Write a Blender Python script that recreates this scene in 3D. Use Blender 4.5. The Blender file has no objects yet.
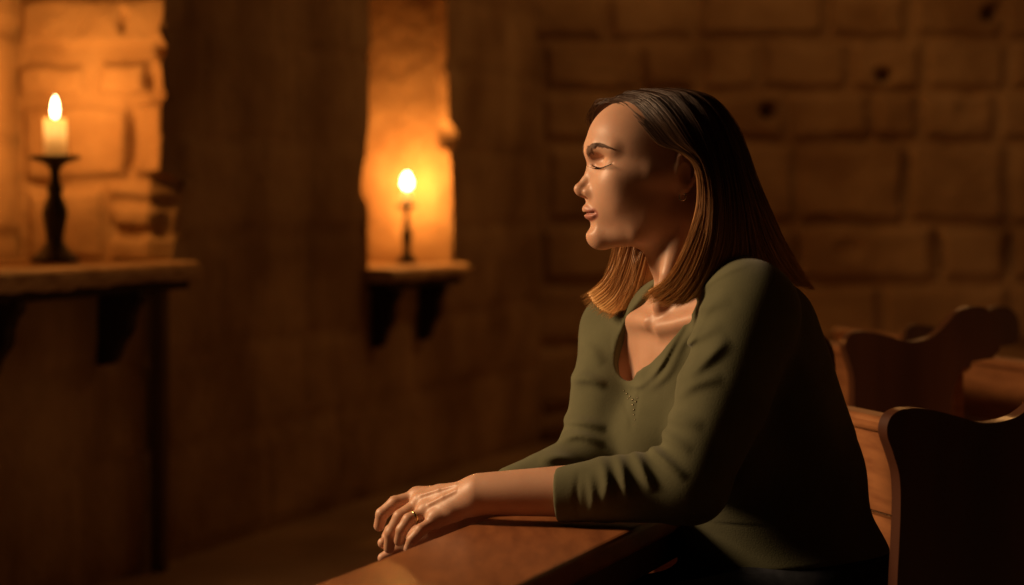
import bpy, bmesh, math, random
import numpy as np
from mathutils import Vector

random.seed(7)
RNG = np.random.default_rng(11)
SC = bpy.context.scene
COL = SC.collection
FPX, HZ, CAMZ = 2418.0, 190.0, 1.144      # focal length in pixels of a 1024 wide frame, horizon row, eye height


def W(px, py, d):
    """world point seen at pixel (px, py) of the photograph, d metres down the room"""
    return np.array([(px - 512.0) / FPX * d, d, CAMZ - (py - HZ) / FPX * d])


# ------------------------------------------------------------------ camera, world, lights, exposure
cam = bpy.data.cameras.new('camera')
cam.lens, cam.sensor_width = FPX / 1024 * 36.0, 36.0
cam.shift_y = -(292.5 - HZ) / 1024
cam.clip_start = 0.05
cam.dof.use_dof = True
cam.dof.focus_distance = 3.58
cam.dof.aperture_fstop = 3.3
camo = bpy.data.objects.new('camera', cam)
COL.objects.link(camo)
camo.location = (0, 0, CAMZ)
camo.rotation_euler = (math.pi / 2, 0, 0)
SC.camera = camo

world = bpy.data.worlds.new('world')
SC.world = world
world.use_nodes = True
bg = world.node_tree.nodes['Background']
bg.inputs[0].default_value = (1.0, 0.62, 0.34, 1)
bg.inputs[1].default_value = 0.003

SC.view_settings.view_transform = 'Standard'
SC.view_settings.look = 'None'
SC.view_settings.gamma = 1
SC.view_settings.use_curve_mapping = False
SC.view_settings.exposure = 0.0
SC.cycles.use_denoising = True
SC.cycles.max_bounces = 8
SC.cycles.sample_clamp_indirect = 4.0


def point_light(name, loc, power, col, radius, parent=None):
    L = bpy.data.lights.new(name, 'POINT')
    L.energy, L.color, L.shadow_soft_size = power, col, radius
    o = bpy.data.objects.new(name, L)
    COL.objects.link(o)
    if parent is not None:
        o.parent = parent
        o.location = Vector(loc) - parent.location
    else:
        o.location = loc
    return o


# added unseen lights: warm key on the woman, fill for the back wall
kl = bpy.data.lights.new('added_key_light', 'AREA')
kl.shape, kl.size, kl.energy, kl.color = 'DISK', 0.60, 36.0, (1.0, 0.64, 0.35)
kl.spread = math.radians(131)
klo = bpy.data.objects.new('added_key_light', kl)
COL.objects.link(klo)
klo.location = (-1.95, 3.64, 1.97)
klo.rotation_euler = (Vector((0.15, 3.62, 0.95)) - klo.location).to_track_quat('-Z', 'Y').to_euler()
point_light('added_back_fill', (1.30, 9.4, 3.1), 21.0, (1.0, 0.46, 0.14), 0.25)  # added fill with no lamp behind it, brightens the back wall


# ------------------------------------------------------------------ materials
def mat(name, base=(0.5, 0.5, 0.5), rough=0.6, metal=0.0, spec=0.5, coat=0.0, coat_rough=0.1, sss=0.0, sss_r=(1, 0.3, 0.15), sss_s=0.01):
    m = bpy.data.materials.new(name)
    m.use_nodes = True
    b = m.node_tree.nodes['Principled BSDF']
    b.inputs['Base Color'].default_value = (*base, 1)
    b.inputs['Roughness'].default_value = rough
    b.inputs['Metallic'].default_value = metal
    b.inputs['Specular IOR Level'].default_value = spec
    b.inputs['Coat Weight'].default_value = coat
    b.inputs['Coat Roughness'].default_value = coat_rough
    if sss:
        b.inputs['Subsurface Weight'].default_value = sss
        b.inputs['Subsurface Radius'].default_value = sss_r
        b.inputs['Subsurface Scale'].default_value = sss_s
    return m, m.node_tree, b


def N(nt, typ, **kw):
    n = nt.nodes.new(typ)
    for k, v in kw.items():
        if k in n.inputs:
            n.inputs[k].default_value = v
        else:
            setattr(n, k, v)
    return n


def noise_color(nt, b, c0, c1, scale=5.0, detail=6.0, stretch=(1, 1, 1), lo=0.35, hi=0.65, bump=0.0, bscale=None, bdist=0.01):
    tc = N(nt, 'ShaderNodeTexCoord')
    mp = N(nt, 'ShaderNodeMapping')
    mp.inputs['Scale'].default_value = stretch
    nt.links.new(tc.outputs['Object'], mp.inputs['Vector'])
    nz = N(nt, 'ShaderNodeTexNoise', Scale=scale, Detail=detail)
    nt.links.new(mp.outputs['Vector'], nz.inputs['Vector'])
    cr = N(nt, 'ShaderNodeValToRGB')
    cr.color_ramp.elements[0].position, cr.color_ramp.elements[0].color = lo, (*c0, 1)
    cr.color_ramp.elements[1].position, cr.color_ramp.elements[1].color = hi, (*c1, 1)
    nt.links.new(nz.outputs['Fac'], cr.inputs['Fac'])
    nt.links.new(cr.outputs['Color'], b.inputs['Base Color'])
    if bump:
        n2 = N(nt, 'ShaderNodeTexNoise', Scale=bscale or scale * 6, Detail=8.0)
        nt.links.new(mp.outputs['Vector'], n2.inputs['Vector'])
        bp = N(nt, 'ShaderNodeBump', Strength=bump, Distance=bdist)
        nt.links.new(n2.outputs['Fac'], bp.inputs['Height'])
        nt.links.new(bp.outputs['Normal'], b.inputs['Normal'])
    return cr


M = {}
M['stone'], nt, b = mat('sandstone', rough=0.9, spec=0.2)
noise_color(nt, b, (0.30, 0.19, 0.10), (0.52, 0.37, 0.22), scale=2.6, bump=0.7, bscale=22, bdist=0.012)
M['floor'], nt, b = mat('flagstones', rough=0.55, spec=0.3)
noise_color(nt, b, (0.38, 0.27, 0.15), (0.55, 0.40, 0.24), scale=1.5, bump=0.4, bscale=14, bdist=0.01)
M['plaster'], nt, b = mat('dark_plaster', rough=0.95, spec=0.1)
noise_color(nt, b, (0.16, 0.11, 0.07), (0.22, 0.16, 0.10), scale=2)
M['ledge'], nt, b = mat('varnished_wood', rough=0.45, spec=0.35, coat=0.2, coat_rough=0.25)
noise_color(nt, b, (0.20, 0.066, 0.022), (0.31, 0.11, 0.036), scale=7, stretch=(6, 1, 6), bump=0.08, bscale=40, bdist=0.002)
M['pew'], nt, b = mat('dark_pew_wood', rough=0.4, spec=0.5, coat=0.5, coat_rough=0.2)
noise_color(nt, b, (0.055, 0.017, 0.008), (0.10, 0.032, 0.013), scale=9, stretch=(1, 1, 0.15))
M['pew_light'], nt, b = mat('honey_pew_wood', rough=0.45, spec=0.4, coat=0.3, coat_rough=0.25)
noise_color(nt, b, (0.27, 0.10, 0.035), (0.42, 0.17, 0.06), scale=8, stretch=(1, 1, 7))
M['shelf'], nt, b = mat('worn_shelf', rough=0.8, spec=0.25)
noise_color(nt, b, (0.40, 0.27, 0.16), (0.60, 0.44, 0.28), scale=9, stretch=(1, 1, 4), bump=0.5, bscale=30, bdist=0.006)
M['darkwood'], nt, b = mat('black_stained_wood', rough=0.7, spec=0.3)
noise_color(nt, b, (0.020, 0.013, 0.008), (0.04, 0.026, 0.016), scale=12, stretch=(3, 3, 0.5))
M['iron'], nt, b = mat('black_turned_wood', base=(0.022, 0.021, 0.02), rough=0.5, spec=0.5)
M['wax'], nt, b = mat('wax', base=(0.90, 0.80, 0.58), rough=0.45)
tl = N(nt, 'ShaderNodeBsdfTranslucent')
tl.inputs['Color'].default_value = (0.92, 0.80, 0.56, 1)
ms = N(nt, 'ShaderNodeMixShader')
ms.inputs[0].default_value = 0.55
nt.links.new(b.outputs[0], ms.inputs[1])
nt.links.new(tl.outputs[0], ms.inputs[2])
nt.links.new(ms.outputs[0], nt.nodes['Material Output'].inputs[0])
M['wick'], nt, b = mat('wick', base=(0.02, 0.015, 0.01), rough=0.9)
M['gold'], nt, b = mat('gold', base=(0.86, 0.62, 0.28), rough=0.22, metal=1.0)
M['bead'], nt, b = mat('dull_bead', base=(0.22, 0.19, 0.12), rough=0.35, metal=0.6)
M['silver'], nt, b = mat('silver', base=(0.8, 0.76, 0.7), rough=0.2, metal=1.0)
M['sweater'], nt, b = mat('olive_jersey', rough=0.9, spec=0.12)
noise_color(nt, b, (0.100, 0.100, 0.052), (0.124, 0.124, 0.066), scale=14, bump=0.25, bscale=420, bdist=0.0015)
b.inputs['Sheen Weight'].default_value = 0.12
b.inputs['Sheen Roughness'].default_value = 0.5
M['trousers'], nt, b = mat('dark_denim', rough=0.85, spec=0.2)
noise_color(nt, b, (0.012, 0.014, 0.02), (0.024, 0.027, 0.036), scale=60)
M['shoe'], nt, b = mat('dark_leather', base=(0.02, 0.014, 0.01), rough=0.4)
M['lash'], nt, b = mat('dark_hair_fibre', base=(0.018, 0.010, 0.006), rough=0.5)
M['brow'], nt, b = mat('brow_hair', base=(0.11, 0.052, 0.026), rough=0.6)
M['nail'], nt, b = mat('fingernail', base=(0.66, 0.40, 0.30), rough=0.25)

M['skin'], nt, b = mat('skin', rough=0.46, spec=0.42, sss=0.22, sss_r=(1.0, 0.36, 0.18), sss_s=0.008)
cr = noise_color(nt, b, (0.52, 0.29, 0.185), (0.60, 0.345, 0.225), scale=18, bump=0.10, bscale=260, bdist=0.0012)
at = N(nt, 'ShaderNodeAttribute', attribute_name='lip')
mx = N(nt, 'ShaderNodeMix', data_type='RGBA')
nt.links.new(at.outputs['Fac'], mx.inputs[0])
nt.links.new(cr.outputs['Color'], mx.inputs[6])
mx.inputs[7].default_value = (0.42, 0.165, 0.125, 1)
nt.links.new(mx.outputs[2], b.inputs['Base Color'])

M['hair'], nt, b = mat('brown_hair', rough=0.40, spec=0.28)
at = N(nt, 'ShaderNodeAttribute', attribute_name='along')
cr = N(nt, 'ShaderNodeValToRGB')
e = cr.color_ramp.elements
e[0].position, e[0].color = 0.0, (0.050, 0.023, 0.011, 1)
e[1].position, e[1].color = 1.0, (0.78, 0.44, 0.16, 1)  # golden candlelight on the hair ends, painted into the colour
x = cr.color_ramp.elements.new(0.42)
x.color = (0.075, 0.034, 0.014, 1)
x = cr.color_ramp.elements.new(0.72)
x.color = (0.42, 0.20, 0.07, 1)
nt.links.new(at.outputs['Fac'], cr.inputs['Fac'])
nt.links.new(cr.outputs['Color'], b.inputs['Base Color'])


def flame_mat(name, strength):
    m = bpy.data.materials.new(name)
    m.use_nodes = True
    nt = m.node_tree
    nt.nodes.remove(nt.nodes['Principled BSDF'])
    em = N(nt, 'ShaderNodeEmission', Strength=strength)
    em.inputs['Color'].default_value = (1.0, 0.74, 0.36, 1)
    tr = N(nt, 'ShaderNodeBsdfTransparent')
    ad = N(nt, 'ShaderNodeAddShader')                                  # a flame is clear gas that glows
    nt.links.new(em.outputs[0], ad.inputs[0])
    nt.links.new(tr.outputs[0], ad.inputs[1])
    nt.links.new(ad.outputs[0], nt.nodes['Material Output'].inputs[0])
    return m


M['flame'] = flame_mat('flame', 9.0)


# ------------------------------------------------------------------ object helpers
def link_mesh(name, verts, faces, m, parent=None, loc=(0, 0, 0), smooth=True):
    """verts are world coordinates; loc is the world place of the object's own origin"""
    off = np.array(parent.matrix_basis.translation if parent is not None and parent.parent is None else (0, 0, 0), float)
    if parent is not None and parent.parent is not None:
        off = np.array(parent.parent.location, float) + np.array(parent.location, float)
    loc = np.array(loc, float) if parent is None else off
    v = np.asarray(verts, float) - loc
    me = bpy.data.meshes.new(name)
    me.from_pydata(v.tolist(), [], faces.tolist() if isinstance(faces, np.ndarray) else faces)
    me.update()
    if smooth:
        me.polygons.foreach_set('use_smooth', [True] * len(me.polygons))
    o = bpy.data.objects.new(name, me)
    if m is not None:
        me.materials.append(m)
    COL.objects.link(o)
    if parent is not None:
        o.parent = parent
    else:
        o.location = loc
    return o


def empty(name, loc):
    o = bpy.data.objects.new(name, None)
    COL.objects.link(o)
    o.location = loc
    o.empty_display_size = 0.1
    return o


def tag(o, label, cat, group=None, kind=None):
    o['label'] = label
    o['category'] = cat
    if group:
        o['group'] = group
    if kind:
        o['kind'] = kind
    return o


def from_bm(name, bm, m, parent=None, loc=(0, 0, 0), smooth=False):
    bmesh.ops.recalc_face_normals(bm, faces=bm.faces[:])
    bm.verts.index_update()
    v = [tuple(p.co) for p in bm.verts]
    f = [[q.index for q in p.verts] for p in bm.faces]
    bm.free()
    o = link_mesh(name, v, f, m, parent, loc, smooth)
    return o


def catmull(pts, n, closed=False):
    pts = np.asarray(pts, float)
    out = []
    L = len(pts)
    segs = L if closed else L - 1
    for i in range(segs):
        p0 = pts[(i - 1) % L] if closed or i > 0 else 2 * pts[0] - pts[1]
        p1, p2 = pts[i % L], pts[(i + 1) % L]
        p3 = pts[(i + 2) % L] if closed or i + 2 < L else 2 * pts[-1] - pts[-2]
        for t in np.linspace(0, 1, n, endpoint=False):
            out.append(0.5 * (2 * p1 + (p2 - p0) * t + (2 * p0 - 5 * p1 + 4 * p2 - p3) * t * t + (3 * p1 - p0 - 3 * p2 + p3) * t ** 3))
    if not closed:
        out.append(pts[-1])
    return np.array(out)


def prism(bm, outline, o, ea, eb, et, thick, bevel=0.0):
    """closed 2D outline (a, b) extruded by thick along et from o"""
    o, ea, eb, et = (np.array(q, float) for q in (o, ea, eb, et))
    a = [bm.verts.new(o + ea * p[0] + eb * p[1]) for p in outline]
    c = [bm.verts.new(o + ea * p[0] + eb * p[1] + et * thick) for p in outline]
    n = len(a)
    f0 = bm.faces.new(a)
    f1 = bm.faces.new(c[::-1])
    for i in range(n):
        bm.faces.new((a[i], c[i], c[(i + 1) % n], a[(i + 1) % n]))
    if bevel:
        ed = list(f0.edges) + list(f1.edges)
        bmesh.ops.bevel(bm, geom=ed, offset=bevel, segments=3, affect='EDGES', profile=0.5, clamp_overlap=True)


def box(bm, o, ea, eb, ec, la, lb, lc, bevel=0.0):
    """box with one corner at o"""
    o, ea, eb, ec = (np.array(q, float) for q in (o, ea, eb, ec))
    vs = [bm.verts.new(o + ea * la * i + eb * lb * j + ec * lc * k) for i in (0, 1) for j in (0, 1) for k in (0, 1)]
    idx = [(0, 1, 3, 2), (4, 6, 7, 5), (0, 4, 5, 1), (2, 3, 7, 6), (0, 2, 6, 4), (1, 5, 7, 3)]
    fs = [bm.faces.new([vs[i] for i in q]) for q in idx]
    if bevel:
        ed = list({e for f in fs for e in f.edges})
        bmesh.ops.bevel(bm, geom=ed, offset=bevel, segments=3, affect='EDGES', profile=0.5, clamp_overlap=True)


def lathe(profile, c, n=40, wob=None):
    """profile of (radius, z) turned about the vertical through c; returns verts, faces"""
    v, f = [], []
    for r, z in profile:
        for i in range(n):
            a = 2 * math.pi * i / n
            rr = r * (1 + (wob(a, z) if wob else 0))
            v.append((c[0] + rr * math.cos(a), c[1] + rr * math.sin(a), c[2] + z))
    for j in range(len(profile) - 1):
        for i in range(n):
            f.append((j * n + i, j * n + (i + 1) % n, (j + 1) * n + (i + 1) % n, (j + 1) * n + i))
    return v, f


def grid_faces(nu, nv, flip=False):
    i, j = np.meshgrid(np.arange(nu - 1), np.arange(nv - 1), indexing='ij')
    a = i * nv + j
    q = np.stack([a, a + nv, a + nv + 1, a + 1], -1).reshape(-1, 4)
    return q[:, ::-1] if flip else q


# smooth value noise in numpy -------------------------------------------------
def vnoise(x, y, seed=0):
    x, y = np.asarray(x, float), np.asarray(y, float)
    xi, yi = np.floor(x).astype(int), np.floor(y).astype(int)
    xf, yf = x - xi, y - yi
    u, v = xf * xf * (3 - 2 * xf), yf * yf * (3 - 2 * yf)

    def h(a, b):
        n = (a * 374761393 + b * 668265263 + seed * 1442695041) & 0x7fffffff
        n = ((n ^ (n >> 13)) * 1274126177) & 0x7fffffff
        return ((n ^ (n >> 16)) & 0xffff) / 65535.0
    return (h(xi, yi) * (1 - u) + h(xi + 1, yi) * u) * (1 - v) + (h(xi, yi + 1) * (1 - u) + h(xi + 1, yi + 1) * u) * v


def fbm(x, y, seed=0, oct=4):
    s, a = 0, 0.5
    for i in range(oct):
        s = s + a * vnoise(x * 2 ** i, y * 2 ** i, seed + i)
        a *= 0.5
    return s


def block_relief(a, z, rects, groove=0.014, soft=0.02, seed=0, wob=0.02, sunk=()):
    """height of dressed blocks over their joints at wall coordinates (a, z)"""
    aa = a + wob * (fbm(a * 7, z * 7, seed + 50) - 0.5) * 2
    zz = z + wob * (fbm(a * 7 + 9, z * 7, seed + 70) - 0.5) * 2
    h = np.full(a.shape, -groove)
    for i, (a0, z0, a1, z1) in enumerate(rects):
        din = np.minimum(np.minimum(aa - a0, a1 - aa), np.minimum(zz - z0, z1 - zz))
        t = np.clip(din / soft, 0, 1)
        t = t * t * (3 - 2 * t)
        lift = ((i * 37) % 11 - 5) / 5 * 0.005
        h = np.maximum(h, np.where(din > 0, -groove + t * (groove + lift), -groove))
    for (ca, cz, ra, rz, dep) in sunk:
        r = ((aa - ca) / ra) ** 2 + ((zz - cz) / rz) ** 2
        h = h - dep * np.exp(-r * r)
    return h + 0.016 * (fbm(a * 6, z * 6, seed, 5) - 0.5) + 0.010 * (fbm(a * 17, z * 17, seed + 9, 3) - 0.5)


def random_rects(a0, a1, z0, z1, rows, seed, lmin=0.4, lmax=0.75, gap=0.022):
    r = random.Random(seed)
    out, z = [], z0
    k = 0
    while z < z1:
        h = rows[k % len(rows)]
        a = a0 - r.uniform(0, lmax)
        while a < a1:
            l = r.uniform(lmin, lmax)
            out.append((a + gap / 2, z + gap / 2, a + l - gap / 2, z + h - gap / 2))
            a += l
        z += h
        k += 1
    return out


# ------------------------------------------------------------------ the room
# left wall: a line on plan, seen at a slant; two deep niches cut into it
A0 = np.array([-1.19, 7.0])
A1 = np.array([0.127, 11.0])
U2 = (A1 - A0) / np.linalg.norm(A1 - A0)
N2 = np.array([U2[1], -U2[0]])              # into the room
U3, N3, Z3 = np.array([*U2, 0]), np.array([*N2, 0]), np.array([0, 0, 1.0])
CEIL = 4.2


def s_at(px, prot=0.0):
    k = (px - 512.0) / FPX
    b = A0 + N2 * prot
    return (k * b[1] - b[0]) / (U2[0] - k * U2[1])


def wallp(s, z, prot=0.0):
    p = A0 + U2 * s + N2 * prot
    return np.array([p[0], p[1], z])


S_CORNER = float(np.linalg.norm(A1 - A0))
NICHE = [  # sill height, top, near s, far s, depth
    dict(sill=0.925, top=2.5, near=s_at(165) - 1.7, far=s_at(165), dep=0.52),
    dict(sill=0.845, top=2.5, near=s_at(369), far=s_at(451), dep=0.46),
]


def zpx(py, px):
    d = wallp(s_at(px), 0)[1]
    return CAMZ - (py - HZ) / FPX * d


# ragged far edge of each niche, from the photograph: (row, column)
EDGE1 = [(-200, 163), (-60, 165), (0, 164), (38, 163), (46, 168), (56, 167), (62, 162), (92, 163), (97, 170), (103, 162), (150, 161), (172, 160), (180, 183), (205, 179), (235, 175), (262, 172), (300, 172)]
EDGE2 = [(-200, 446), (-40, 447), (60, 446), (120, 448), (132, 457), (142, 458), (150, 450), (200, 453), (235, 452), (300, 450)]
EDGE2N = [(-200, 370), (60, 369), (120, 369), (150, 367), (180, 361), (195, 361), (205, 368), (300, 370)]


def edge_fn(tab):
    px0 = tab[2][1]
    zz = np.array([zpx(r, px0) for r, c in tab])[::-1]
    ss = np.array([s_at(c) for r, c in tab])[::-1]
    return lambda z: np.interp(z, zz, ss)


e1f, e2f, e2n = edge_fn(EDGE1), edge_fn(EDGE2), edge_fn(EDGE2N)

LV, LF = [], []


def add_patch(P, flip=False):
    nu, nv = P.shape[:2]
    base = sum(len(q) for q in LV)
    LV.append(P.reshape(-1, 3))
    LF.append(grid_faces(nu, nv, flip) + base)


def wall_patch(s0, s1, z0, z1, du=0.03, seed=3):
    """face of the left wall between s0(z) and s1(z)"""
    nu = max(2, int(max(0.05, np.max(s1(np.array([z0, z1])) - s0(np.array([z0, z1])))) / du))
    nz = max(2, int((z1 - z0) / 0.025))
    z = np.linspace(z0 - (0.12 if z0 == 0 else 0), z1, nz)
    t = np.linspace(0, 1, nu)[:, None]
    s = s0(z)[None] * (1 - t) + s1(z)[None] * t
    Z = np.broadcast_to(z[None], s.shape)
    h = block_relief(s, Z, RECT_L, 0.012, 0.02, seed)
    add_patch(np.stack([A0[0] + U2[0] * s + N2[0] * h, A0[1] + U2[1] * s + N2[1] * h, Z], -1))


RECT_L = random_rects(-3.5, S_CORNER + 0.5, 0, CEIL, [0.34, 0.29, 0.36, 0.31], 5)
const = lambda c: (lambda z: np.full(np.shape(z), float(c)))
n1, n2 = NICHE
S0 = -4.6
wall_patch(const(S0), const(n1['near']), 0, CEIL)
wall_patch(const(n1['near'] - 0.04), lambda z: e1f(z) + 0.04, 0, n1['sill'])
wall_patch(const(n1['near'] - 0.04), lambda z: e1f(z) + 0.04, n1['top'], CEIL)
wall_patch(e1f, e2n, 0, CEIL)
wall_patch(lambda z: e2n(z) - 0.04, lambda z: e2f(z) + 0.04, 0, n2['sill'])
wall_patch(lambda z: e2n(z) - 0.04, lambda z: e2f(z) + 0.04, n2['top'], CEIL)
wall_patch(e2f, const(S_CORNER + 0.06), 0, CEIL)


def jamb(edge, nich, rects, sunk, seed, flip=False):
    """side of a niche: runs from the wall face back into the wall"""
    z = np.linspace(nich['sill'] - 0.01, nich['top'], 150)
    t = np.linspace(0, nich['dep'], 60)
    T, Z = np.meshgrid(t, z, indexing='ij')
    s = np.broadcast_to(edge(z)[None], T.shape)
    fade = np.clip(T / 0.06, 0, 1)                       # the ragged edge eases into a straight face
    far = nich['far'] if not flip else nich['near']
    s = s * (1 - fade) + far * fade
    h = block_relief(T, Z, rects, 0.022, 0.022, seed, 0.016, sunk) * (1 if not flip else -1)
    s = s - h
    add_patch(np.stack([A0[0] + U2[0] * s - N2[0] * T, A0[1] + U2[1] * s - N2[1] * T, Z], -1), flip)


# blocks of the lit side of the first niche, given in pixels of the photograph
d_j = wallp(n1['far'], 0)[1] + 0.05
kx = FPX / d_j * N2[0]


def jr(x0, y0, x1, y1):
    return ((165 - x1) / kx, CAMZ - (y1 - HZ) / FPX * d_j, (165 - x0) / kx, CAMZ - (y0 - HZ) / FPX * d_j)


R1 = [jr(*q) for q in ((8, -120, 168, -62), (8, -58, 80, -8), (84, -58, 168, -8), (8, -4, 170, 46), (8, 64, 82, 98), (95, 60, 148, 96), (151, 52, 170, 96), (12, 106, 125, 180),
                       (131, 102, 166, 178), (16, 188, 98, 262), (106, 206, 158, 232), (102, 184, 178, 202), (102, 236, 176, 266))]


def js(x, y, rx, ry, dep):
    return ((165 - x) / kx, CAMZ - (y - HZ) / FPX * d_j, rx / kx, ry / kx, dep)


SUNK1 = [js(122, 15, 4, 5, 0.03), js(118, 24, 3, 8, 0.03), js(127, 138, 3, 32, 0.045), js(150, 82, 4, 10, 0.02), js(160, 48, 5, 5, 0.03), js(156, 202, 6, 6, 0.015),
         js(106, 230, 4, 10, 0.03), js(35, 184, 22, 3, 0.025), js(122, 240, 18, 4, 0.02)]
jamb(e1f, n1, R1, SUNK1, 21)
jamb(const(n1['near']), n1, R1, (), 22, True)
R2 = [(-0.2, 0.3, 0.9, 2.9)]
jamb(e2f, n2, R2, (), 23)
jamb(e2n, n2, R2, (), 24, True)
for q, sd in ((n1, 31), (n2, 32)):                                   # back, sill and head of each niche
    s = np.linspace(q['near'], q['far'] + 0.05, 40)
    z = np.linspace(q['sill'] - 0.01, q['top'], 90)
    S, Zg = np.meshgrid(s, z, indexing='ij')
    h = block_relief(S, Zg, RECT_L, 0.012, 0.02, sd)
    p = -q['dep'] + h
    add_patch(np.stack([A0[0] + U2[0] * S + N2[0] * p, A0[1] + U2[1] * S + N2[1] * p, Zg], -1))
    for zz, fl in ((q['sill'], True), (q['top'], False)):
        P = np.array([[wallp(a, zz, 0.0 - t * (q['dep'] + 0.03)) for t in (0, 1)] for a in (q['near'] - 0.05, q['far'] + 0.05)])
        add_patch(P, fl)
wl = link_mesh('wall_left', np.concatenate(LV), np.concatenate(LF), M['stone'], None, (0, 0, 0), True)
wl['kind'] = 'structure'

# back wall, its blocks measured on the photograph
D_B = 11.0
kb = FPX / D_B


def br(x0, y0, x1, y1):
    return ((x0 - 512) / kb, CAMZ - (y1 - HZ) / kb, (x1 - 512) / kb, CAMZ - (y0 - HZ) / kb)


rb = []
rows_b = [(-330, -262), (-258, -200), (-196, -130), (-126, -62), (-58, -14), (-10, 38), (42, 90), (94, 140), (146, 222), (228, 281), (287, 345), (350, 410), (415, 440)]
cols_b = {7: [540, 610, 690, 786, 873, 918, 998, 1090], 8: [545, 620, 720, 797, 907, 1008, 1100], 9: [540, 650, 705, 796, 936, 1010, 1090], 6: [540, 640, 700, 760, 850, 925, 1010, 1100]}
rr = random.Random(4)
for k, (y0, y1) in enumerate(rows_b):
    if k in cols_b:
        xs = cols_b[k]
    else:
        xs = [540 - rr.uniform(0, 60)]
    while xs[-1] < 1400:
        xs.append(xs[-1] + rr.uniform(70, 130))
    for q0, q1 in zip(xs, xs[1:]):
        rb.append(br(q0 + 2.5, y0, q1 - 2.5, y1))


def bs(x, y, rx, ry, dep):
    return ((x - 512) / kb, CAMZ - (y - HZ) / kb, rx / kb, ry / kb, dep)


SUNKB = [bs(768, 112, 8, 9, 0.12), bs(883, 74, 8, 7, 0.12), bs(990, 13, 7, 8, 0.10), bs(972, 106, 16, 14, 0.03), bs(940, 255, 6, 22, 0.06), bs(1010, 258, 6, 20, 0.05), bs(906, 185, 5, 26, 0.05),
         bs(850, 222, 50, 4, 0.03), bs(870, 140, 30, 5, 0.03), bs(850, 250, 14, 9, 0.025), bs(798, 260, 4, 24, 0.03)]
xs = np.linspace(A1[0] - 0.10, 4.2, 300)
zs = np.linspace(-0.12, CEIL, 280)
X, Zg = np.meshgrid(xs, zs, indexing='ij')
h = block_relief(X, Zg, rb, 0.035, 0.035, 77, 0.02, SUNKB)
wb = link_mesh('wall_back', np.stack([X, D_B - h, Zg], -1).reshape(-1, 3), grid_faces(*X.shape), M['stone'], None, (0, 0, 0), True)
wb['kind'] = 'structure'

# flagstone floor, ceiling and the wall on the right
fx = np.linspace(-3.2, 4.3, 190)
fy = np.linspace(0.5, 11.1, 260)
X, Y = np.meshgrid(fx, fy, indexing='ij')
RF = random_rects(-3.3, 4.4, 0.3, 11.3, [0.55, 0.62, 0.5], 12, 0.6, 0.95, 0.03)
h = block_relief(X, Y, RF, 0.010, 0.02, 91, 0.01) * 0.6
fl = link_mesh('floor', np.stack([X, Y, h - 0.004], -1).reshape(-1, 3), grid_faces(*X.shape), M['floor'], None, (0, 0, 0), True)
fl['kind'] = 'structure'
bm = bmesh.new()
box(bm, (-3.3, 0.5, CEIL), (1, 0, 0), (0, 1, 0), (0, 0, 1), 7.6, 10.8, 0.15)
from_bm('ceiling', bm, M['plaster'])['kind'] = 'structure'
bm = bmesh.new()
box(bm, (4.2, 0.5, 0), (1, 0, 0), (0, 1, 0), (0, 0, 1), 0.2, 10.8, CEIL)
from_bm('wall_right', bm, M['stone'])['kind'] = 'structure'


# ------------------------------------------------------------------ shelves under the niches
def shelf(label, s0, s1, zt, prot, th, brackets, post=None):
    base = wallp((s0 + s1) / 2, zt, prot / 2)
    root = empty('wall_shelf', base)
    tag(root, label, 'shelf', 'shelves under the wall niches')
    # slab with a rough front edge
    n = 70
    ss = np.linspace(s0, s1, n)
    ring = []
    for i, s in enumerate(ss):
        jag = 0.012 * (float(fbm(np.array(s * 9), np.array(1.0), 5)) - 0.5) * 2
        low = 0.018 * (float(fbm(np.array(s * 14), np.array(4.0), 8)) - 0.45)
        e = prot + jag - (0.012 if i in (0, n - 1) else 0)
        prof = [(-0.0, 0), (e - 0.030, 0), (e - 0.012, -0.007), (e, -0.022), (e - 0.004, -th + 0.012 + low), (e - 0.02, -th + low), (0.0, -th)]
        ring.append([wallp(s, zt + q[1], q[0]) for q in prof])
    P = np.array(ring)
    k = P.shape[1]
    f = []
    for i in range(n - 1):
        for j in range(k):
            f.append((i * k + j, (i + 1) * k + j, (i + 1) * k + (j + 1) % k, i * k + (j + 1) % k))
    f.append(tuple(range(k))[::-1])
    f.append(tuple((n - 1) * k + j for j in range(k)))
    link_mesh('slab', P.reshape(-1, 3), f, M['shelf'], root, smooth=False)
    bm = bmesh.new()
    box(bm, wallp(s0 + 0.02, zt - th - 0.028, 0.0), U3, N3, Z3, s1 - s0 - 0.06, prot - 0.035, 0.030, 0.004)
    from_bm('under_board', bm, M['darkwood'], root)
    zb = zt - th - 0.026
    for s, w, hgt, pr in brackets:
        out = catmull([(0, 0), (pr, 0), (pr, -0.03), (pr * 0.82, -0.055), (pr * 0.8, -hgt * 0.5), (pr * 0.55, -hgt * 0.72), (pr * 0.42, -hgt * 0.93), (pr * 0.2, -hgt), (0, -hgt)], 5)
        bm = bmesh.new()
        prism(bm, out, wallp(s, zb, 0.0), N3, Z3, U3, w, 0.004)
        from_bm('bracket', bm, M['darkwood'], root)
    if post:
        s, w, pr = post
        bm = bmesh.new()
        box(bm, wallp(s, 0.0, pr), U3, N3, Z3, w, w, zb, 0.005)
        from_bm('post', bm, M['plaster'], root)
    return root


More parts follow.
